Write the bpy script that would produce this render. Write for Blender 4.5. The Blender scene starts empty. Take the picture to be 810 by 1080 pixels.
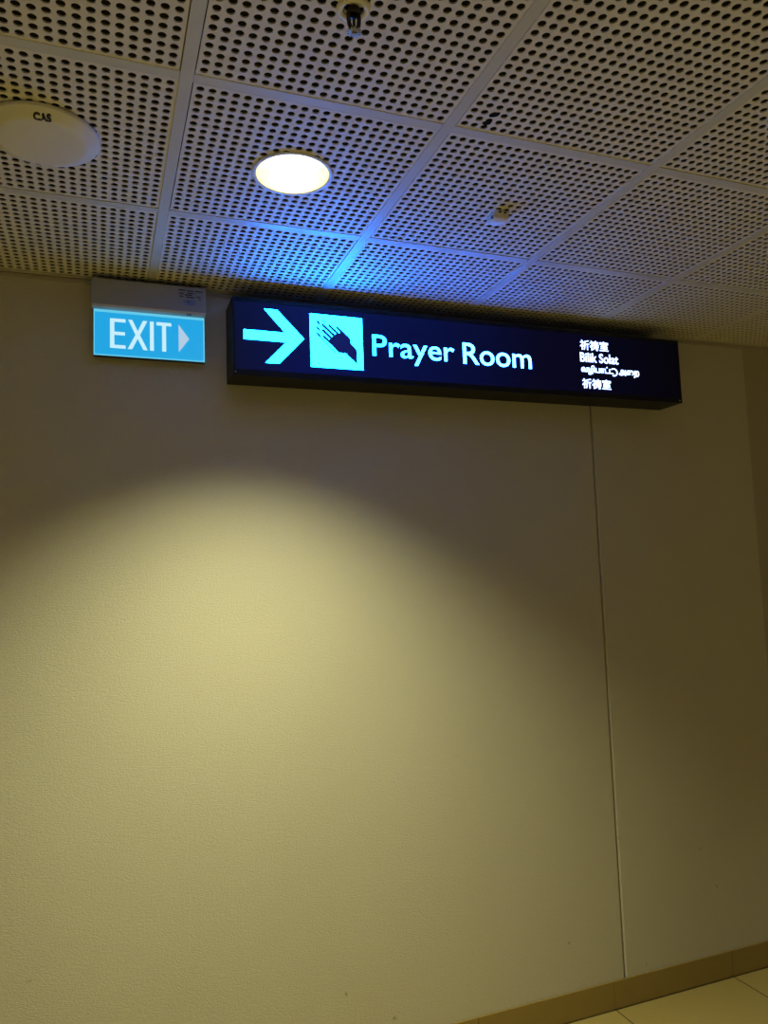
import bpy, bmesh, math, random
from mathutils import Matrix, Vector
random.seed(4)
C = bpy.context.collection
scn = bpy.context.scene
H = 2.788            # floor to ceiling
YW = 0.5561          # face of the wall
TILE = 0.6

# ------------------------------------------------------------------ materials
def mat(name, col, rough=0.6, metal=0.0, spec=0.5, coat=0.0):
    m = bpy.data.materials.new(name); m.use_nodes = True
    b = m.node_tree.nodes['Principled BSDF']
    b.inputs['Base Color'].default_value = (*col, 1)
    b.inputs['Roughness'].default_value = rough
    b.inputs['Metallic'].default_value = metal
    b.inputs['Specular IOR Level'].default_value = spec
    b.inputs['Coat Weight'].default_value = coat
    return m

def N(m, t, **kw):
    n = m.node_tree.nodes.new(t)
    for k, v in kw.items(): setattr(n, k, v)
    return n

def mottled(name, c1, c2, scale, rough, bump=0.0, bscale=(200, 200, 200), bdist=0.001, spec=0.5):
    """two close tones mixed by noise, with a fine bump"""
    m = mat(name, c1, rough, spec=spec); L = m.node_tree.links
    b = m.node_tree.nodes['Principled BSDF']
    tc = N(m, 'ShaderNodeTexCoord')
    nz = N(m, 'ShaderNodeTexNoise'); nz.inputs['Scale'].default_value = scale; nz.inputs['Detail'].default_value = 4
    L.new(tc.outputs['Object'], nz.inputs['Vector'])
    mx = N(m, 'ShaderNodeMix', data_type='RGBA')
    mx.inputs[6].default_value = (*c1, 1); mx.inputs[7].default_value = (*c2, 1)
    L.new(nz.outputs['Fac'], mx.inputs[0]); L.new(mx.outputs[2], b.inputs['Base Color'])
    if bump:
        mp = N(m, 'ShaderNodeMapping'); mp.inputs['Scale'].default_value = bscale
        L.new(tc.outputs['Object'], mp.inputs['Vector'])
        n2 = N(m, 'ShaderNodeTexNoise'); n2.inputs['Scale'].default_value = 1; n2.inputs['Detail'].default_value = 3
        L.new(mp.outputs['Vector'], n2.inputs['Vector'])
        bp = N(m, 'ShaderNodeBump'); bp.inputs['Strength'].default_value = bump; bp.inputs['Distance'].default_value = bdist
        L.new(n2.outputs['Fac'], bp.inputs['Height']); L.new(bp.outputs['Normal'], b.inputs['Normal'])
    return m, mx

def emit(name, col, strength, base=(0.02, 0.02, 0.02), rough=0.3):
    m = mat(name, base, rough); b = m.node_tree.nodes['Principled BSDF']
    b.inputs['Emission Color'].default_value = (*col, 1); b.inputs['Emission Strength'].default_value = strength
    return m

def emit_along_x(name, stops, base=(0.004, 0.004, 0.008), rough=0.45):
    """a backlight whose colour drifts along the lamp behind the face; stops in metres of the sign's own x"""
    m = mat(name, base, rough, spec=0.2); b = m.node_tree.nodes['Principled BSDF']; L = m.node_tree.links
    tc = N(m, 'ShaderNodeTexCoord'); sx = N(m, 'ShaderNodeSeparateXYZ'); L.new(tc.outputs['Object'], sx.inputs[0])
    mr = N(m, 'ShaderNodeMapRange'); lo, hi = stops[0][0], stops[-1][0]
    mr.inputs['From Min'].default_value = lo; mr.inputs['From Max'].default_value = hi
    L.new(sx.outputs['X'], mr.inputs['Value'])
    peak = max(max(c) for _, c in stops)
    rp = N(m, 'ShaderNodeValToRGB'); e = rp.color_ramp.elements
    while len(e) < len(stops): e.new(0.5)
    for k, (x, c) in enumerate(stops):
        e[k].position = (x - lo) / (hi - lo); e[k].color = (*[v / peak for v in c], 1)
    L.new(mr.outputs['Result'], rp.inputs['Fac'])
    L.new(rp.outputs['Color'], b.inputs['Emission Color']); b.inputs['Emission Strength'].default_value = peak
    return m

M = {}
M['wall'], wall_mix = mottled('wall_vinyl', (0.66, 0.615, 0.50), (0.62, 0.575, 0.46), 3.0, 0.55, 0.5, (170, 170, 430), 0.003, spec=0.35)
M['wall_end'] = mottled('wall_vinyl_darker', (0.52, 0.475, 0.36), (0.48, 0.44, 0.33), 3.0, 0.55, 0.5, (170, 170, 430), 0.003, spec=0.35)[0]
M['groove'] = mat('groove_shadow_filler', (0.16, 0.14, 0.10), 0.8)
M['panel'] = mottled('ceiling_panel_paint', (0.74, 0.69, 0.60), (0.69, 0.64, 0.555), 6.0, 0.6)[0]
M['fleece'] = mat('dark_acoustic_fleece', (0.012, 0.009, 0.006), 0.95, spec=0.1)
M['bar'] = mottled('grid_bar_paint', (0.60, 0.585, 0.53), (0.55, 0.535, 0.485), 9.0, 0.42)[0]
M['soffit'] = mat('dark_plenum', (0.03, 0.03, 0.03), 0.95)
M['angle'] = mat('wall_angle_paint', (0.50, 0.46, 0.38), 0.5)
M['skirt'] = mottled('skirting_tile', (0.36, 0.25, 0.075), (0.31, 0.21, 0.06), 8.0, 0.35)[0]
M['white'] = mat('white_plastic', (0.76, 0.72, 0.64), 0.28)
M['ringwhite'] = mat('sprinkler_ring_enamel', (0.86, 0.82, 0.70), 0.35)
M['trim'] = mat('downlight_trim_paint', (0.66, 0.66, 0.68), 0.35)
M['reflector'] = mat('downlight_reflector', (0.92, 0.88, 0.72), 0.3, metal=0.55)
M['lamp'] = emit('downlight_lamp', (1.0, 0.93, 0.62), 9)
M['black'] = mat('black_paint', (0.008, 0.008, 0.012), 0.45)
M['signbody'] = mat('sign_box_black', (0.008, 0.008, 0.012), 0.5, spec=0.3)
M['ink'] = mat('black_ink', (0.01, 0.01, 0.01), 0.6)
M['grey'] = mottled('grey_enamel', (0.42, 0.42, 0.43), (0.38, 0.38, 0.39), 7.0, 0.38)[0]
M['lip'] = mat('pale_metal_lip', (0.80, 0.68, 0.62), 0.3)
M['sticker'] = mat('rating_sticker', (0.36, 0.37, 0.40), 0.35)
M['stickerblue'] = mat('sticker_blue_patch', (0.20, 0.26, 0.48), 0.4)
M['chrome'] = mat('dull_chrome', (0.30, 0.29, 0.28), 0.35, metal=0.9)
M['bronze'] = mat('dark_sprinkler_metal', (0.05, 0.045, 0.04), 0.4, metal=0.7)
M['screw'] = mat('steel_screw', (0.55, 0.55, 0.57), 0.3, metal=0.9)
M['exitblue'] = emit('exit_blue_panel', (0.012, 0.375, 0.76), 1.0)
M['exitedge'] = emit('exit_clear_edge', (0.13, 0.58, 0.80), 1.0)
M['exitwhite'] = emit('exit_white_legend', (0.56, 0.86, 0.97), 1.0)
M['exitarrow'] = emit('exit_arrow_legend', (0.44, 0.60, 0.76), 1.0)
M['acrylic'] = mat('smoky_acrylic_edge', (0.05, 0.07, 0.08), 0.2)
M['icon'] = emit('sign_icon_light', (0.002, 0.18, 1.0), 58.0)
M['face'] = emit_along_x('sign_face_blue', [(0, (0.002, 0.003, 0.024)), (0.25, (0.002, 0.004, 0.060)), (0.75, (0.001, 0.003, 0.040)), (1.2, (0.001, 0.001, 0.012)), (1.9, (0.0, 0.0, 0.002))])
M['handblue'] = emit('sign_icon_mask', (0.002, 0.004, 0.09), 1.0)
M['legend'] = emit_along_x('sign_legend_light', [(0.50, (0.10, 6.0, 48.0)), (0.62, (0.28, 6.0, 46.0)), (0.9, (0.62, 6.0, 42.0)), (1.2, (0.9, 6.0, 36.0)), (1.4, (1.5, 2.2, 5.0)), (1.7, (1.6, 2.2, 4.0))])

def floor_mat():
    m = mat('floor_tile', (0.50, 0.40, 0.18), 0.3); L = m.node_tree.links; b = m.node_tree.nodes['Principled BSDF']
    tc = N(m, 'ShaderNodeTexCoord'); mp = N(m, 'ShaderNodeMapping')
    P = 0.607
    mp.inputs['Location'].default_value = (-2.3545 + 4 * P, -(YW - 0.010) + 7 * P, 0)
    L.new(tc.outputs['Object'], mp.inputs['Vector'])
    br = N(m, 'ShaderNodeTexBrick', offset=0.0, squash=1.0)
    br.inputs['Color1'].default_value = (0.48, 0.37, 0.135, 1); br.inputs['Color2'].default_value = (0.445, 0.34, 0.122, 1)
    br.inputs['Mortar'].default_value = (0.03, 0.02, 0.012, 1)
    br.inputs['Scale'].default_value = 1.0; br.inputs['Mortar Size'].default_value = 0.0025; br.inputs['Mortar Smooth'].default_value = 0.1
    br.inputs['Brick Width'].default_value = P; br.inputs['Row Height'].default_value = P
    L.new(mp.outputs['Vector'], br.inputs['Vector']); L.new(br.outputs['Color'], b.inputs['Base Color'])
    return m
M['floor'] = floor_mat()

# wall scuffs: small dark marks scattered sparsely over the lower wall
def add_scuffs(m, mx):
    L = m.node_tree.links; b = m.node_tree.nodes['Principled BSDF']
    tc = N(m, 'ShaderNodeTexCoord')
    v = N(m, 'ShaderNodeTexVoronoi'); v.inputs['Scale'].default_value = 6.0
    nz = N(m, 'ShaderNodeTexNoise'); nz.inputs['Scale'].default_value = 60.0
    ad = N(m, 'ShaderNodeVectorMath', operation='MULTIPLY_ADD'); ad.inputs[1].default_value = (0.035, 0.035, 0.035)
    L.new(tc.outputs['Object'], nz.inputs['Vector']); L.new(nz.outputs['Color'], ad.inputs[0]); L.new(tc.outputs['Object'], ad.inputs[2])
    L.new(ad.outputs[0], v.inputs['Vector'])
    mr = N(m, 'ShaderNodeMapRange'); mr.inputs['From Min'].default_value = 0.030; mr.inputs['From Max'].default_value = 0.055
    mr.inputs['To Min'].default_value = 1.0; mr.inputs['To Max'].default_value = 0.0
    L.new(v.outputs['Distance'], mr.inputs['Value'])
    sx = N(m, 'ShaderNodeSeparateXYZ'); L.new(tc.outputs['Object'], sx.inputs[0])
    mz = N(m, 'ShaderNodeMapRange'); mz.inputs['From Min'].default_value = 0.25; mz.inputs['From Max'].default_value = 0.85
    mz.inputs['To Min'].default_value = 0.6; mz.inputs['To Max'].default_value = 0.0
    L.new(sx.outputs['Z'], mz.inputs['Value'])
    ml = N(m, 'ShaderNodeMath', operation='MULTIPLY'); L.new(mr.outputs['Result'], ml.inputs[0]); L.new(mz.outputs['Result'], ml.inputs[1])
    m2 = N(m, 'ShaderNodeMix', data_type='RGBA'); m2.inputs[7].default_value = (0.22, 0.18, 0.10, 1)
    L.new(ml.outputs[0], m2.inputs[0]); L.new(mx.outputs[2], m2.inputs[6]); L.new(m2.outputs[2], b.inputs['Base Color'])
add_scuffs(M['wall'], wall_mix)

# ------------------------------------------------------------------ helpers
def mesh_obj(name, bm, m, parent=None, smooth=None, loc=None):
    me = bpy.data.meshes.new(name); bm.normal_update(); bm.to_mesh(me); bm.free()
    for x in (m if isinstance(m, (list, tuple)) else [m]): me.materials.append(x)
    if smooth is not None:
        for p in me.polygons: p.use_smooth = True
        me.set_sharp_from_angle(angle=math.radians(smooth))
    o = bpy.data.objects.new(name, me); C.objects.link(o)
    if parent: o.parent = parent
    if loc: o.location = loc
    return o

def thing(name, label, cat, loc):
    o = bpy.data.objects.new(name, None); C.objects.link(o)
    o.empty_display_size = 0.05; o.location = loc; o['label'] = label; o['category'] = cat
    return o

def box(bm, x0, x1, y0, y1, z0, z1, bevel=0.0, seg=2):
    r = bmesh.ops.create_cube(bm, size=1.0)
    vs = r['verts']
    for v in vs:
        v.co = Vector(((x0 + x1) / 2 + v.co.x * (x1 - x0), (y0 + y1) / 2 + v.co.y * (y1 - y0), (z0 + z1) / 2 + v.co.z * (z1 - z0)))
    if bevel:
        es = list({e for v in vs for e in v.link_edges})
        bmesh.ops.bevel(bm, geom=es, offset=bevel, segments=seg, affect='EDGES', profile=0.5)

def lathe(bm, prof, n=48, cx=0, cy=0):
    rings = []
    for r, z in prof:
        if r < 1e-6: rings.append([bm.verts.new((cx, cy, z))])
        else: rings.append([bm.verts.new((cx + r * math.cos(2 * math.pi * k / n), cy + r * math.sin(2 * math.pi * k / n), z)) for k in range(n)])
    for a, b in zip(rings, rings[1:]):
        for k in range(n):
            k2 = (k + 1) % n
            f = [a[k % len(a)], a[k2 % len(a)], b[k2 % len(b)], b[k % len(b)]]
            f = list(dict.fromkeys(f))
            if len(f) >= 3: bm.faces.new(f)
    bmesh.ops.recalc_face_normals(bm, faces=bm.faces)

def tube(bm, pts, r, n=10):
    """round bar through points"""
    rings = []
    for i, p in enumerate(pts):
        p = Vector(p); d = Vector(pts[min(i + 1, len(pts) - 1)]) - Vector(pts[max(i - 1, 0)]); d.normalize()
        a = d.orthogonal().normalized(); b = d.cross(a)
        if rings and True:
            pass
        rr = r[i] if isinstance(r, (list, tuple)) else r
        rings.append([bm.verts.new(p + rr * (math.cos(2 * math.pi * k / n) * a + math.sin(2 * math.pi * k / n) * b)) for k in range(n)])
    for A, B in zip(rings, rings[1:]):
        for k in range(n): bm.faces.new((A[k], A[(k + 1) % n], B[(k + 1) % n], B[k]))
    bm.faces.new(rings[0]); bm.faces.new(rings[-1])
    bmesh.ops.recalc_face_normals(bm, faces=bm.faces)

def prism(bm, pts, y0, y1):
    """outline given in (x, z), extruded from y0 (front) to y1 (back)"""
    a = [bm.verts.new((x, y0, z)) for x, z in pts]; b = [bm.verts.new((x, y1, z)) for x, z in pts]
    fs = [bm.faces.new(a), bm.faces.new(b[::-1])]
    n = len(pts)
    for k in range(n): fs.append(bm.faces.new((a[k], b[k], b[(k + 1) % n], a[(k + 1) % n])))
    bmesh.ops.recalc_face_normals(bm, faces=fs)

def capsule(bm, p, q, w, y0, y1, w2=None):
    w2 = w2 or w
    p = Vector(p); q = Vector(q); d = (q - p).normalized(); n = Vector((-d.y, d.x)); pts = []
    for k in range(9):
        t = math.pi / 2 + math.pi * k / 8
        pts.append(p + w / 2 * (math.cos(t) * d + math.sin(t) * n))
    for k in range(9):
        t = -math.pi / 2 + math.pi * k / 8
        pts.append(q + w2 / 2 * (math.cos(t) * d + math.sin(t) * n))
    prism(bm, [(v.x, v.y) for v in pts], y0, y1)

def text_bm(s, x0, x1, z0, z1, y, depth=0.002, bold=0.0):
    """letters standing in the plane facing -y, fitted to the box x0..x1, z0..z1"""
    cu = bpy.data.curves.new('lettering', 'FONT'); cu.body = s; cu.offset = bold; cu.resolution_u = 4
    o = bpy.data.objects.new('lettering', cu); C.objects.link(o)
    bpy.context.view_layer.update()
    me = bpy.data.meshes.new_from_object(o.evaluated_get(bpy.context.evaluated_depsgraph_get()))
    bpy.data.objects.remove(o); bpy.data.curves.remove(cu)
    bm = bmesh.new(); bm.from_mesh(me); bpy.data.meshes.remove(me)
    xs = [v.co.x for v in bm.verts]; ys = [v.co.y for v in bm.verts]
    a, b, c, d = min(xs), max(xs), min(ys), max(ys)
    for v in bm.verts:
        v.co = Vector((x0 + (v.co.x - a) / (b - a) * (x1 - x0), y, z0 + (v.co.y - c) / (d - c) * (z1 - z0)))
    r = bmesh.ops.extrude_face_region(bm, geom=bm.faces[:])
    for v in r['geom']:
        if isinstance(v, bmesh.types.BMVert): v.co.y -= depth
    bmesh.ops.recalc_face_normals(bm, faces=bm.faces)
    return bm

def structure(o): o['kind'] = 'structure'; return o

# ------------------------------------------------------------------ room shell
X0, X1, Y0 = -3.0, 6.0, -4.2
bm = bmesh.new(); box(bm, X0, X1, Y0, YW + 0.1, -0.1, 0.0)
structure(mesh_obj('floor', bm, M['floor']))

# wall: two lengths of lining with an open vertical joint between them
SX, GW = 2.4162, 0.0090
bm = bmesh.new()
box(bm, X0, 3.302, YW + 0.012, YW + 0.12, 0.0, H + 0.2)
prof = [(X0, YW + 0.012), (X0, YW), (SX - GW / 2 - 0.003, YW), (SX - GW / 2, YW + 0.002), (SX - GW / 2, YW + 0.012)]
prof2 = [(SX + GW / 2, YW + 0.012), (SX + GW / 2, YW + 0.002), (SX + GW / 2 + 0.005, YW - 0.0006), (3.302, YW), (3.302, YW + 0.012)]
for pr in (prof, prof2):
    a = [bm.verts.new((x, y, 0.0)) for x, y in pr]; b = [bm.verts.new((x, y, H + 0.2)) for x, y in pr]
    fs = []
    for k in range(len(pr) - 1): fs.append(bm.faces.new((a[k], a[k + 1], b[k + 1], b[k])))
    bmesh.ops.recalc_face_normals(bm, faces=bm.faces)
structure(mesh_obj('wall_back', bm, M['wall']))

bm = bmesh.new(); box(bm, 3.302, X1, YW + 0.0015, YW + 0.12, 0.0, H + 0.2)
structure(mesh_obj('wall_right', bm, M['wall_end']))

# tiled skirting, joints every tile
bm = bmesh.new(); P = 0.607; xx = 2.3545 - 9 * P
while xx < X1:
    box(bm, max(xx + 0.0012, X0), min(xx + P - 0.0012, X1), YW - 0.008, YW, 0.0012, 0.105, 0.0008, 1); xx += P
structure(mesh_obj('baseboard_back', bm, M['skirt']))

# slim painted angle where the ceiling meets the wall
bm = bmesh.new()
box(bm, X0, X1, YW - 0.003, YW, H - 0.018, H - 0.004)
box(bm, X0, X1, YW - 0.022, YW - 0.004, H - 0.0015, H + 0.0005)
structure(mesh_obj('trim_1', bm, M['angle']))

# ------------------------------------------------------------------ perforated ceiling
DLX, DLY = 0.901, -0.296           # downlight
ceil_bm = bmesh.new()
box(ceil_bm, X0, X1, Y0, YW + 0.1, H + 0.22, H + 0.28)
ceiling = structure(mesh_obj('ceiling', ceil_bm, M['soffit']))

PITCH, NH, HR, TH = 0.0256, 22, 0.0087, 0.003
E0, E1 = 0.0152, TILE - 0.0152
def panel_mesh(name, rows=NH, ymax=E1, cut=None):
    """panel from the bar at y=0 to ymax, true round holes, dark fleece laid on its back"""
    bm = bmesh.new(); off = (TILE - (NH - 1) * PITCH) / 2
    fleece = []
    n = 16
    gx = [off + (k - 0.5) * PITCH for k in range(NH + 1)]
    for i in range(NH):
        for j in range(rows):
            cx, cy = off + i * PITCH, off + j * PITCH; h = PITCH / 2
            out, inn, top = [], [], []
            for k in range(n):
                t = 2 * math.pi * (k + 0.0) / n; c, s = math.cos(t), math.sin(t)
                m = max(abs(c), abs(s))
                out.append(bm.verts.new((cx + h * c / m, cy + h * s / m, 0)))
                inn.append(bm.verts.new((cx + HR * c, cy + HR * s, 0)))
                top.append(bm.verts.new((cx + HR * c, cy + HR * s, TH)))
            for k in range(n):
                k2 = (k + 1) % n
                bm.faces.new((out[k2], out[k], inn[k], inn[k2]))
                bm.faces.new((inn[k2], inn[k], top[k], top[k2]))
            q = [bm.verts.new((cx + a * h, cy + b * h, TH + 0.0002)) for a, b in ((-1, -1), (-1, 1), (1, 1), (1, -1))]
            f = bm.faces.new(q); f.material_index = 1
    x0, x1, y0, y1 = gx[0], gx[-1], gx[0], off + (rows - 0.5) * PITCH
    def quad(a, b, c, d, z=0, mi=0):
        f = bm.faces.new([bm.verts.new((p, q_, z)) for p, q_ in ((a, b), (a, d), (c, d), (c, b))]); f.material_index = mi
    quad(E0, E0, E1, y0); quad(E0, y1, E1, ymax); quad(E0, y0, x0, y1); quad(x1, y0, E1, y1)
    for (a, b, c, d) in ((E0, E0, E1, E0), (E1, E0, E1, ymax), (E1, ymax, E0, ymax), (E0, ymax, E0, E0)):
        bm.faces.new([bm.verts.new(p) for p in ((a, b, 0), (a, b, TH), (c, d, TH), (c, d, 0))])
    if cut:
        ux, uy, r = cut
        kill = [f for f in bm.faces if any((v.co.x - ux) ** 2 + (v.co.y - uy) ** 2 < r * r for v in f.verts)]
        bmesh.ops.delete(bm, geom=kill, context='FACES')
    me = bpy.data.meshes.new(name); bm.to_mesh(me); bm.free()
    me.materials.append(M['panel']); me.materials.append(M['fleece'])
    return me

full = panel_mesh('ceiling_panel')
last_w = YW - 0.024
last = panel_mesh('ceiling_panel_edge', rows=20, ymax=last_w)
cutm = panel_mesh('ceiling_panel_cut', cut=(DLX - TILE, DLY + TILE, 0.0955))
torn = None
for i in range(-5, 10):
    for j in range(-7, 1):
        me = last if j == 0 else full
        if (i, j) == (1, -1): me = cutm
        o = bpy.data.objects.new('ceiling_panel', me); C.objects.link(o); o.parent = ceiling
        o.location = (i * TILE + random.uniform(-0.0008, 0.0012), j * TILE + random.uniform(-0.0012, 0.0008), H + random.uniform(0.0, 0.0006))
        if (i, j) == (2, -2): torn = o

BW = 0.0138
for i in range(-5, 11):
    bm = bmesh.new()
    box(bm, i * TILE - BW, i * TILE + BW, Y0, YW - 0.003, H - 0.0012, H + 0.012, 0.0004, 1)
    mesh_obj('main_bar', bm, M['bar'], ceiling)
for j in range(-7, 1):
    for i in range(-5, 10):
        bm = bmesh.new(); s = random.uniform(-0.001, 0.001)
        box(bm, i * TILE + BW + 0.0004, (i + 1) * TILE - BW - 0.0004, j * TILE - BW + s, j * TILE + BW + s, H - 0.0008, H + 0.012, 0.0004, 1)
        mesh_obj('cross_bar', bm, M['bar'], ceiling)

# dark break between a few holes near the panel corner
bm = bmesh.new()
off = (TILE - (NH - 1) * PITCH) / 2
def hole(i, j): return (off + i * PITCH, off + j * PITCH)
def bridge(a, b, w):
    a = Vector(a); b = Vector(b); d = (b - a).normalized(); n = Vector((-d.y, d.x)); m = (a + b) / 2; pts = []
    for k in range(16):
        t = 2 * math.pi * k / 16; rr = 1 + random.uniform(-0.12, 0.12)
        p = m + rr * ((b - a).length * 0.5 * math.cos(t) * d + w * math.sin(t) * n); pts.append(p)
    va = [bm.verts.new((p.x, p.y, -0.0006)) for p in pts]; vb = [bm.verts.new((p.x, p.y, 0.0004)) for p in pts]
    bm.faces.new(va[::-1])
    for k in range(16): bm.faces.new((va[k], va[(k + 1) % 16], vb[(k + 1) % 16], vb[k]))
bridge(hole(1.6, 19.4), hole(2.4, 18.7), 0.0085)
bridge(hole(1.6, 20.6), hole(2.3, 20.0), 0.0085)
tb = mesh_obj('hole_break', bm, M['fleece'], torn); tb['label'] = 'small dark break joining a few holes'

# ------------------------------------------------------------------ downlight
dl = thing('recessed_downlight', 'lit round recessed downlight shining warm white in the perforated ceiling', 'ceiling light', (DLX, DLY, H))
bm = bmesh.new()
lathe(bm, [(0.0945, 0.010), (0.0945, -0.001), (0.0965, -0.0035), (0.1025, -0.0035), (0.1050, -0.0015), (0.1050, 0.0)], 64)
mesh_obj('trim_ring', bm, M['trim'], dl, 35)
bm = bmesh.new()
lathe(bm, [(0.0942, -0.001), (0.0925, 0.03), (0.086, 0.07), (0.074, 0.11), (0.060, 0.135)], 40)
bmesh.ops.reverse_faces(bm, faces=bm.faces)
mesh_obj('reflector', bm, M['reflector'], dl, 4)
bm = bmesh.new()
lathe(bm, [(0.0, 0.062), (0.026, 0.064), (0.040, 0.072), (0.046, 0.086), (0.046, 0.15), (0, 0.15)], 40)
mesh_obj('lamp', bm, M['lamp'], dl, 35)
bm = bmesh.new()
lathe(bm, [(0.0958, 0.002), (0.0958, 0.16), (0.0, 0.16)], 40)
mesh_obj('housing', bm, M['black'], dl, 35)

# ------------------------------------------------------------------ round ceiling speaker / detector cover
sp = thing('ceiling_speaker', 'round white dome marked CAS on the ceiling at the left edge', 'ceiling speaker', (0.306, -0.297, H))
bm = bmesh.new()
SP = [(0.122, 0.0), (0.1255, -0.002), (0.1260, -0.006), (0.1240, -0.0100), (0.1190, -0.0125), (0.1020, -0.0205), (0.0970, -0.0225), (0.0900, -0.0232), (0.0, -0.0250)]
lathe(bm, SP, 72)
mesh_obj('cover', bm, M['white'], sp, 25)
bm = text_bm('CAS', -0.0185, 0.0185, -0.0100, 0.0100, 0, 0.0012, 0.06)
def dome_z(r):
    for (r1, z1), (r2, z2) in zip(SP[2:], SP[3:]):
        if r2 <= r <= r1: return z1 + (r1 - r) / (r1 - r2) * (z2 - z1)
    return -0.02
for v in bm.verts:      # lay the standing letters on the underside, their tops towards the room
    x, y, z = v.co; x, yy = x + 0.006, -z - 0.101
    v.co = (x, yy, dome_z(math.hypot(x, yy)) + y * 0.6 - 0.0002)
bmesh.ops.recalc_face_normals(bm, faces=bm.faces)
mesh_obj('lettering', bm, M['ink'], sp)

# ------------------------------------------------------------------ sprinkler
sk = thing('fire_sprinkler', 'small pendent fire sprinkler with pale ring at the top edge of the picture', 'sprinkler', (0.872, -0.888, H))
bm = bmesh.new()
lathe(bm, [(0.032, 0.0006), (0.032, -0.002), (0.030, -0.006), (0.026, -0.008), (0.0205, -0.006), (0.0190, -0.003), (0.0188, 0.0)], 40)
mesh_obj('escutcheon', bm, M['ringwhite'], sk, 60)
bm = bmesh.new(); lathe(bm, [(0.0189, -0.003), (0.0189, 0.02), (0.0, 0.02)], 32)
mesh_obj('recess_cup', bm, M['black'], sk, 35)
bm = bmesh.new()
lathe(bm, [(0.0185, 0.0135), (0.011, 0.0135), (0.011, -0.006), (0.0135, -0.007), (0.0135, -0.012), (0.008, -0.013), (0.008, 0.0), (0.0, 0.0)], 24)
mesh_obj('body', bm, M['bronze'], sk, 35)
for s in (-1, 1):
    bm = bmesh.new()
    tube(bm, [(s * 0.009, 0, -0.008), (s * 0.0105, 0, -0.020), (s * 0.009, 0, -0.034), (s * 0.003, 0, -0.046)], [0.0042, 0.004, 0.004, 0.0036], 10)
    mesh_obj('frame_arm', bm, M['bronze'], sk, 40)
bm = bmesh.new(); tube(bm, [(0, 0, -0.012), (0, 0, -0.036)], 0.0028, 12); mesh_obj('glass_bulb', bm, mat('bulb_dark', (0.03, 0.012, 0.012), 0.15), sk, 40)
bm = bmesh.new()
lathe(bm, [(0.0, -0.041), (0.005, -0.042), (0.005, -0.048), (0.0035, -0.0525), (0.0, -0.0525)], 16)
mesh_obj('boss', bm, M['chrome'], sk, 35)
bm = bmesh.new()      # deflector: notched disc
n = 48; zt, zb = -0.0478, -0.0494
def ring(r0, z): return [bm.verts.new(((r0 if r0 < 0.008 else (0.0145 if (k // 2) % 2 else 0.0105)) * math.cos(2 * math.pi * k / n), (r0 if r0 < 0.008 else (0.0145 if (k // 2) % 2 else 0.0105)) * math.sin(2 * math.pi * k / n), z)) for k in range(n)]
a, b, c, d = ring(0.004, zt), ring(0.015, zt + 0.001), ring(0.015, zb + 0.001), ring(0.004, zb)
for A, B in ((a, b), (b, c), (c, d), (d, a)):
    for k in range(n): bm.faces.new((A[k], A[(k + 1) % n], B[(k + 1) % n], B[k]))
bmesh.ops.recalc_face_normals(bm, faces=bm.faces)
mesh_obj('deflector', bm, M['chrome'], sk)

# ------------------------------------------------------------------ small box sensor
se = thing('ceiling_sensor', 'tiny white box sensor on the ceiling tile above the lit sign', 'sensor', (1.527, -0.262, H))
bm = bmesh.new()
vs = []
for (x, y, z) in [(-0.021, -0.026, 0), (0.021, -0.026, 0), (0.021, 0.028, 0), (-0.021, 0.028, 0), (-0.026, -0.016, -0.020), (0.026, -0.016, -0.020), (0.026, 0.030, -0.021), (-0.026, 0.030, -0.021)]:
    vs.append(bm.verts.new((x, y, z)))
for f in ((0, 1, 5, 4), (1, 2, 6, 5), (2, 3, 7, 6), (3, 0, 4, 7), (4, 5, 6, 7), (0, 3, 2, 1)): bm.faces.new([vs[k] for k in f])
bmesh.ops.recalc_face_normals(bm, faces=bm.faces)
bmesh.ops.bevel(bm, geom=bm.edges[:], offset=0.0018, segments=2, affect='EDGES', profile=0.5)
mesh_obj('case', bm, M['white'], se, 30)
for s in (-0.008, 0.009):
    bm = bmesh.new(); box(bm, s - 0.004, s + 0.004, -0.0275, -0.022, -0.0075, -0.005)
    mesh_obj('slot', bm, M['ink'], se)
bm = bmesh.new(); box(bm, -0.0275, -0.021, -0.012, -0.004, -0.021, -0.013, 0.001, 1)
mesh_obj('clip', bm, M['bronze'], se)

# ------------------------------------------------------------------ EXIT sign
ex = thing('exit_sign', 'glowing blue EXIT sign with right-pointing arrow under a grey housing on the wall', 'exit sign', (0.5935, YW, H - 0.12))
EX, EZ = 0.5935, -0.12
def exx(x): return x - EX
def ezz(z): return z - EZ
HY = 0.481 - YW
bm = bmesh.new()
prof = [(0.0, -0.018), (HY + 0.004, -0.018), (HY, -0.022), (HY, -0.104), (HY, -0.112), (HY + 0.004, -0.116), (-0.044, -0.116), (-0.044, -0.106), (-0.020, -0.106), (-0.020, -0.116), (0.0, -0.116)]
a = [bm.verts.new((exx(0.407), y, ezz(z))) for y, z in prof]; b = [bm.verts.new((exx(0.780), y, ezz(z))) for y, z in prof]
bm.faces.new(a); bm.faces.new(b[::-1])
for k in range(len(prof)): bm.faces.new((a[k], a[(k + 1) % len(prof)], b[(k + 1) % len(prof)], b[k]))
bmesh.ops.recalc_face_normals(bm, faces=bm.faces)
hs = mesh_obj('housing', bm, M['grey'], ex)
bm = bmesh.new(); box(bm, exx(0.407), exx(0.780), HY - 0.0015, HY + 0.001, ezz(-0.1135), ezz(-0.1085), 0.0006, 1)
mesh_obj('lower_lip', bm, M['lip'], hs)
bm = bmesh.new(); box(bm, exx(0.684), exx(0.772), HY - 0.0006, HY, ezz(-0.088), ezz(-0.026))
st = mesh_obj('rating_label', bm, M['sticker'], hs)
bm = bmesh.new()
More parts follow.
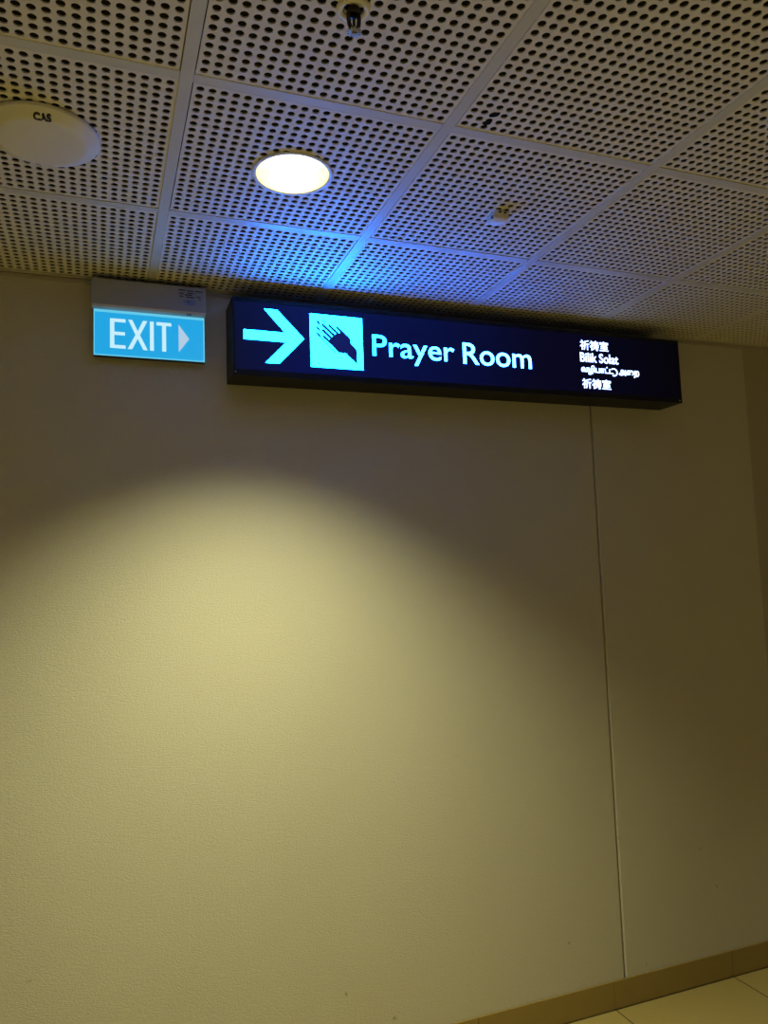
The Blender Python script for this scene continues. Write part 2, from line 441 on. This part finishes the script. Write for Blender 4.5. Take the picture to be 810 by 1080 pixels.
for (x0, x1, z) in ((0.686, 0.690, -0.034), (0.690, 0.712, -0.0335), (0.716, 0.738, -0.0345), (0.744, 0.768, -0.0345), (0.716, 0.736, -0.0425), (0.690, 0.704, -0.0455), (0.708, 0.732, -0.0495), (0.740, 0.744, -0.0425), (0.690, 0.703, -0.0555), (0.712, 0.742, -0.0575), (0.748, 0.762, -0.0545), (0.756, 0.762, -0.0625), (0.704, 0.709, -0.0735), (0.716, 0.724, -0.0735)):
    box(bm, exx(x0), exx(x1), HY - 0.0010, HY - 0.0005, ezz(z - 0.002), ezz(z + 0.0016))
sm = mesh_obj('print_smudges', bm, M['ink'], st); sm['kind'] = 'stuff'
bm = bmesh.new(); box(bm, exx(0.712), exx(0.742), HY - 0.0008, HY - 0.0005, ezz(-0.086), ezz(-0.066))
mesh_obj('blue_patch', bm, M['stickerblue'], st)
bm = bmesh.new()
for x in (0.716, 0.724): box(bm, exx(x), exx(x + 0.005), HY + 0.004, HY + 0.010, ezz(-0.119), ezz(-0.115))
mesh_obj('clip', bm, M['ink'], hs)
# acrylic blade
PX0, PX1, PZ0, PZ1 = 0.4120, 0.7800, -0.2722, -0.107
PY = 0.525 - YW
bm = bmesh.new(); box(bm, exx(PX0), exx(PX1), PY, PY + 0.008, ezz(PZ0), ezz(PZ1), 0.0008, 1)
pn = mesh_obj('acrylic_panel', bm, M['acrylic'], ex)
bm = bmesh.new(); box(bm, exx(PX0 + 0.001), exx(PX1 - 0.001), PY - 0.0004, PY + 0.001, ezz(PZ0 + 0.001), ezz(PZ1 - 0.001))
mesh_obj('clear_border', bm, M['exitedge'], pn)
bm = bmesh.new(); box(bm, exx(PX0 + 0.0045), exx(PX1 - 0.0055), PY - 0.0008, PY, ezz(PZ0 + 0.0055), ezz(-0.121))
mesh_obj('blue_film', bm, M['exitblue'], pn)
bm = bmesh.new(); box(bm, exx(PX0), exx(PX1), PY - 0.0008, PY + 0.0088, ezz(PZ0 - 0.004), ezz(PZ0 - 0.0005), 0.0006, 1)
mesh_obj('bottom_edge_strip', bm, M['black'], pn)
# EXIT letters, slim strokes
LT, LB, FY = -0.1405, -0.2435, PY - 0.0016
bm = bmesh.new(); w = 0.0115; wv = 0.0140
def stroke(pts): prism(bm, [(exx(x), ezz(z)) for x, z in pts], FY, PY - 0.0007)
stroke([(0.4648, LT), (0.4648, LB), (0.5150, LB), (0.5150, LB + w), (0.4648 + wv, LB + w), (0.4648 + wv, -0.1975), (0.5130, -0.1975), (0.5130, -0.1975 + w), (0.4648 + wv, -0.1975 + w), (0.4648 + wv, LT - w), (0.5150, LT - w), (0.5150, LT)])
xa, xb = 0.5225, 0.5860; xm, zm = (xa + xb) / 2, (LT + LB) / 2; d = 0.0145
stroke([(xa + 0.001, LT), (xa + d, LT), (xm, zm + 0.0135), (xb - d, LT), (xb, LT), (xm + 0.0075, zm), (xb + 0.001, LB), (xb - d + 0.001, LB), (xm, zm - 0.0135), (xa + d - 0.001, LB), (xa - 0.001, LB), (xm - 0.0075, zm)])
stroke([(0.5942, LT), (0.6072, LT), (0.6072, LB), (0.5942, LB)])
stroke([(0.6160, LT), (0.6660, LT), (0.6660, LT - w), (0.6480, LT - w), (0.6480, LB), (0.6345, LB), (0.6345, LT - w), (0.6160, LT - w)])
lt = mesh_obj('exit_lettering', bm, M['exitwhite'], pn); lt['label'] = 'white letters reading EXIT'
bm = bmesh.new(); stroke([(0.6903, -0.1425), (0.7263, -0.1922), (0.6903, -0.2420)])
mesh_obj('direction_arrow', bm, M['exitarrow'], pn)

# ------------------------------------------------------------------ Prayer Room sign box
SXL, SXR, SZT, SZB, SYF = 0.8600, 2.7880, -0.0630, -0.3385, 0.4150
sg = thing('directional_sign', 'long black lightbox sign reading Prayer Room with cyan arrow and hand pictogram', 'sign', (SXL, YW, H - 0.3385))
def gx(x): return x - SXL
def gz(z): return z - SZB
FY = SYF - YW
bm = bmesh.new()
box(bm, 0, gx(SXR), FY + 0.003, -0.0005, 0, gz(SZT), 0.002, 1)
bd = mesh_obj('box_body', bm, M['signbody'], sg)
# raised frame around the face
bm = bmesh.new(); W = gx(SXR); HH = gz(SZT); fr = 0.007; fb = 0.020; ft = 0.014
o_ = [(0, 0), (W, 0), (W, HH), (0, HH)]; i_ = [(fr, fb), (W - fr, fb), (W - fr, HH - ft), (fr, HH - ft)]
yo, yi = FY, FY + 0.004
vo = [bm.verts.new((x, yo, z)) for x, z in o_]; vi = [bm.verts.new((x, yo, z)) for x, z in i_]
vob = [bm.verts.new((x, yi, z)) for x, z in o_]; vib = [bm.verts.new((x, yi, z)) for x, z in i_]
for k in range(4):
    k2 = (k + 1) % 4
    bm.faces.new((vo[k], vo[k2], vi[k2], vi[k])); bm.faces.new((vo[k2], vo[k], vob[k], vob[k2])); bm.faces.new((vi[k], vi[k2], vib[k2], vib[k])); bm.faces.new((vob[k], vib[k], vib[k2], vob[k2]))
bmesh.ops.recalc_face_normals(bm, faces=bm.faces)
mesh_obj('frame', bm, M['signbody'], sg)
for x in (0.008, W - 0.012):
    bm = bmesh.new(); lathe(bm, [(0.0, 0.0022), (0.0022, 0.0018), (0.0032, 0.0)], 14)
    for v in bm.verts: v.co = (v.co.x + x, FY - v.co.z, v.co.y + 0.010)
    bmesh.ops.recalc_face_normals(bm, faces=bm.faces)
    mesh_obj('screw', bm, M['screw'], sg, 30)
bm = bmesh.new(); box(bm, fr, W - fr, FY + 0.0015, FY + 0.0035, fb, HH - ft)
fc = mesh_obj('face_panel', bm, M['face'], sg)
G = lambda pts: [(gx(x), gz(z)) for x, z in pts]
y1, y0 = FY + 0.0015, FY + 0.0003
bm = bmesh.new()
prism(bm, G([(0.8978, -0.1770), (1.0445, -0.1775), (0.9698, -0.0965), (1.0165, -0.0965), (1.1125, -0.1938), (1.0205, -0.2905), (0.9715, -0.2905), (1.0475, -0.2115), (0.8978, -0.2110)]), y0, y1)
mesh_obj('arrow_symbol', bm, M['icon'], fc)
bm = bmesh.new()
prism(bm, G([(1.1350, -0.0975), (1.3325, -0.0985), (1.3325, -0.2930), (1.1350, -0.2930)]), y0, y1)
pic = mesh_obj('pictogram', bm, M['icon'], fc)
bm = bmesh.new(); ya, yb = y0 - 0.0006, y0
prism(bm, G([(1.1905, -0.1850), (1.2030, -0.1900), (1.2170, -0.1770), (1.2290, -0.1660), (1.2462, -0.1610), (1.2470, -0.1440), (1.2815, -0.1749), (1.2869, -0.1831), (1.2856, -0.1930), (1.2901, -0.2002), (1.3089, -0.2186), (1.3098, -0.2740), (1.2655, -0.2345), (1.2392, -0.2347)]), ya, yb)
for k, (p, q_, w_) in enumerate([((1.1855, -0.1790), (1.2120, -0.2020), 0.0095), ((1.1835, -0.1568), (1.2210, -0.1900), 0.0100), ((1.1830, -0.1365), (1.2300, -0.1780), 0.0100), ((1.2070, -0.1370), (1.2480, -0.1730), 0.0095), ((1.2370, -0.1420), (1.2632, -0.1680), 0.0090)]):
    bb = ya - 0.00005 * (k + 1); capsule(bm, G([p])[0], G([q_])[0], w_, bb, yb)
for p, q_, w_ in [((1.1630, -0.1250), (1.1685, -0.1325), 0.0085), ((1.1620, -0.1480), (1.1685, -0.1555), 0.0085), ((1.1620, -0.1690), (1.1700, -0.1780), 0.0085), ((1.1702, -0.1798), (1.2283, -0.2365), 0.0032), ((1.1705, -0.1380), (1.1749, -0.1440), 0.003), ((1.1700, -0.1590), (1.1761, -0.1663), 0.003), ((1.1825, -0.1225), (1.1872, -0.1218), 0.0035), ((1.1872, -0.1218), (1.1916, -0.1265), 0.0035)]:
    capsule(bm, G([p])[0], G([q_])[0], w_, ya, yb)
mesh_obj('hand_symbol', bm, M['handblue'], pic)

def letters(s, x0, x1, zt, zb, bold, name, label, fat=0.0, hook=False):
    bm = text_bm(s, gx(x0 + fat), gx(x1 - fat), gz(zb + fat), gz(zt - fat), y1, 0.0012, bold)
    if fat:     # heavier strokes: the outline repeated around itself
        src = bm.copy(); tmp = bpy.data.meshes.new('tmp'); src.to_mesh(tmp); src.free()
        base = bm.verts[:]
        for k in range(6):
            t = 2 * math.pi * k / 6; nv = len(bm.verts)
            bm.from_mesh(tmp); bm.verts.ensure_lookup_table()
            for v in bm.verts[nv:]: v.co += Vector((fat * math.cos(t), -0.00004 * (k + 1), fat * math.sin(t)))
        bpy.data.meshes.remove(tmp)
    if hook:    # the vowel sign that sweeps round the last letter
        cx_, cz_, rx, rz = gx(x1 + 0.002), gz((zt + zb) / 2 - 0.002), 0.019, 0.0175
        outer = []; inner = []
        for k in range(17):
            t = math.radians(-115 + 250 * k / 16)
            outer.append((cx_ + rx * math.cos(t), cz_ + rz * math.sin(t))); inner.append((cx_ + (rx - 0.005) * math.cos(t), cz_ + (rz - 0.005) * math.sin(t)))
        prism(bm, outer + inner[::-1], y1 - 0.0012, y1)
    o = mesh_obj(name, bm, M['legend'], fc); o['label'] = label
letters('Prayer', 1.3705, 1.7040, -0.1550, -0.2610, 0.004, 'lettering', 'cyan-white letters reading Prayer')
letters('Room', 1.7410, 2.0440, -0.1555, -0.2395, 0.004, 'lettering', 'white letters reading Room')
letters('祈祷室', 2.2800, 2.4195, -0.0985, -0.1405, 0.0, 'translation_text', 'first line of small white characters', 0.0007)
letters('Bilik Solat', 2.2770, 2.4660, -0.1515, -0.1915, 0.008, 'translation_text', 'small white letters reading Bilik Solat', 0.0005)
letters('வழிபாட்ட', 2.2790, 2.4380, -0.2040, -0.2440, 0.0, 'translation_text', 'first word of small white curly script', 0.0009, True)
letters('அைற', 2.4660, 2.5690, -0.2120, -0.2440, 0.0, 'translation_text', 'second word of small white curly script', 0.0009)
letters('祈祷室', 2.2800, 2.4215, -0.2605, -0.3025, 0.0, 'translation_text', 'last line of small white characters', 0.0007)

# ------------------------------------------------------------------ light
def spot(name, loc, energy, half, blend, radius, col):
    l = bpy.data.lights.new(name, 'SPOT'); l.energy = energy; l.spot_size = math.radians(2 * half); l.spot_blend = blend
    l.shadow_soft_size = radius; l.color = col
    o = bpy.data.objects.new(name, l); C.objects.link(o); o.location = loc
    return o
WARM = (1.0, 0.985, 0.56)
spot('downlight_beam', (DLX, DLY, H + 0.03), 225, 53, 1.0, 0.03, WARM)
for k, (x, y) in enumerate([(5.2, -0.3), (-3.0, -0.3), (0.9, -3.3), (4.5, -3.3), (-2.1, -3.3)]):  # unseen spots without fixtures, added so the floor bounces light to the ceiling
    spot('room_fill_beam', (x, y, H - 0.02), 175, 50, 1.0, 0.05, WARM)

w = bpy.data.worlds.new('hall'); scn.world = w; w.use_nodes = True
w.node_tree.nodes['Background'].inputs[0].default_value = (1.0, 0.9, 0.78, 1)
w.node_tree.nodes['Background'].inputs[1].default_value = 0.025

# ------------------------------------------------------------------ camera (solved from the ceiling grid)
f_px, pitch, yaw, roll, cx, cy, cz = 797.8345, 0.0938, -0.3630, -0.0350, 0.4275, -2.1260, -1.0679
F = Vector((-math.sin(yaw) * math.cos(pitch), math.cos(yaw) * math.cos(pitch), math.sin(pitch)))
rt = Vector((math.cos(yaw), math.sin(yaw), 0)); up = rt.cross(F)
R = math.cos(roll) * rt + math.sin(roll) * up; U = -math.sin(roll) * rt + math.cos(roll) * up
cam = bpy.data.cameras.new('camera'); co = bpy.data.objects.new('camera', cam); C.objects.link(co)
cam.sensor_fit = 'VERTICAL'; cam.sensor_height = 36.0; cam.lens = f_px / 1080 * 36.0; cam.clip_start = 0.01
co.matrix_world = Matrix(((R.x, U.x, -F.x, cx), (R.y, U.y, -F.y, cy), (R.z, U.z, -F.z, cz + H), (0, 0, 0, 1)))
scn.camera = co
scn.view_settings.view_transform = 'Standard'; scn.view_settings.look = 'None'
scn.view_settings.exposure = 0.0; scn.view_settings.gamma = 1.0; scn.view_settings.use_curve_mapping = False
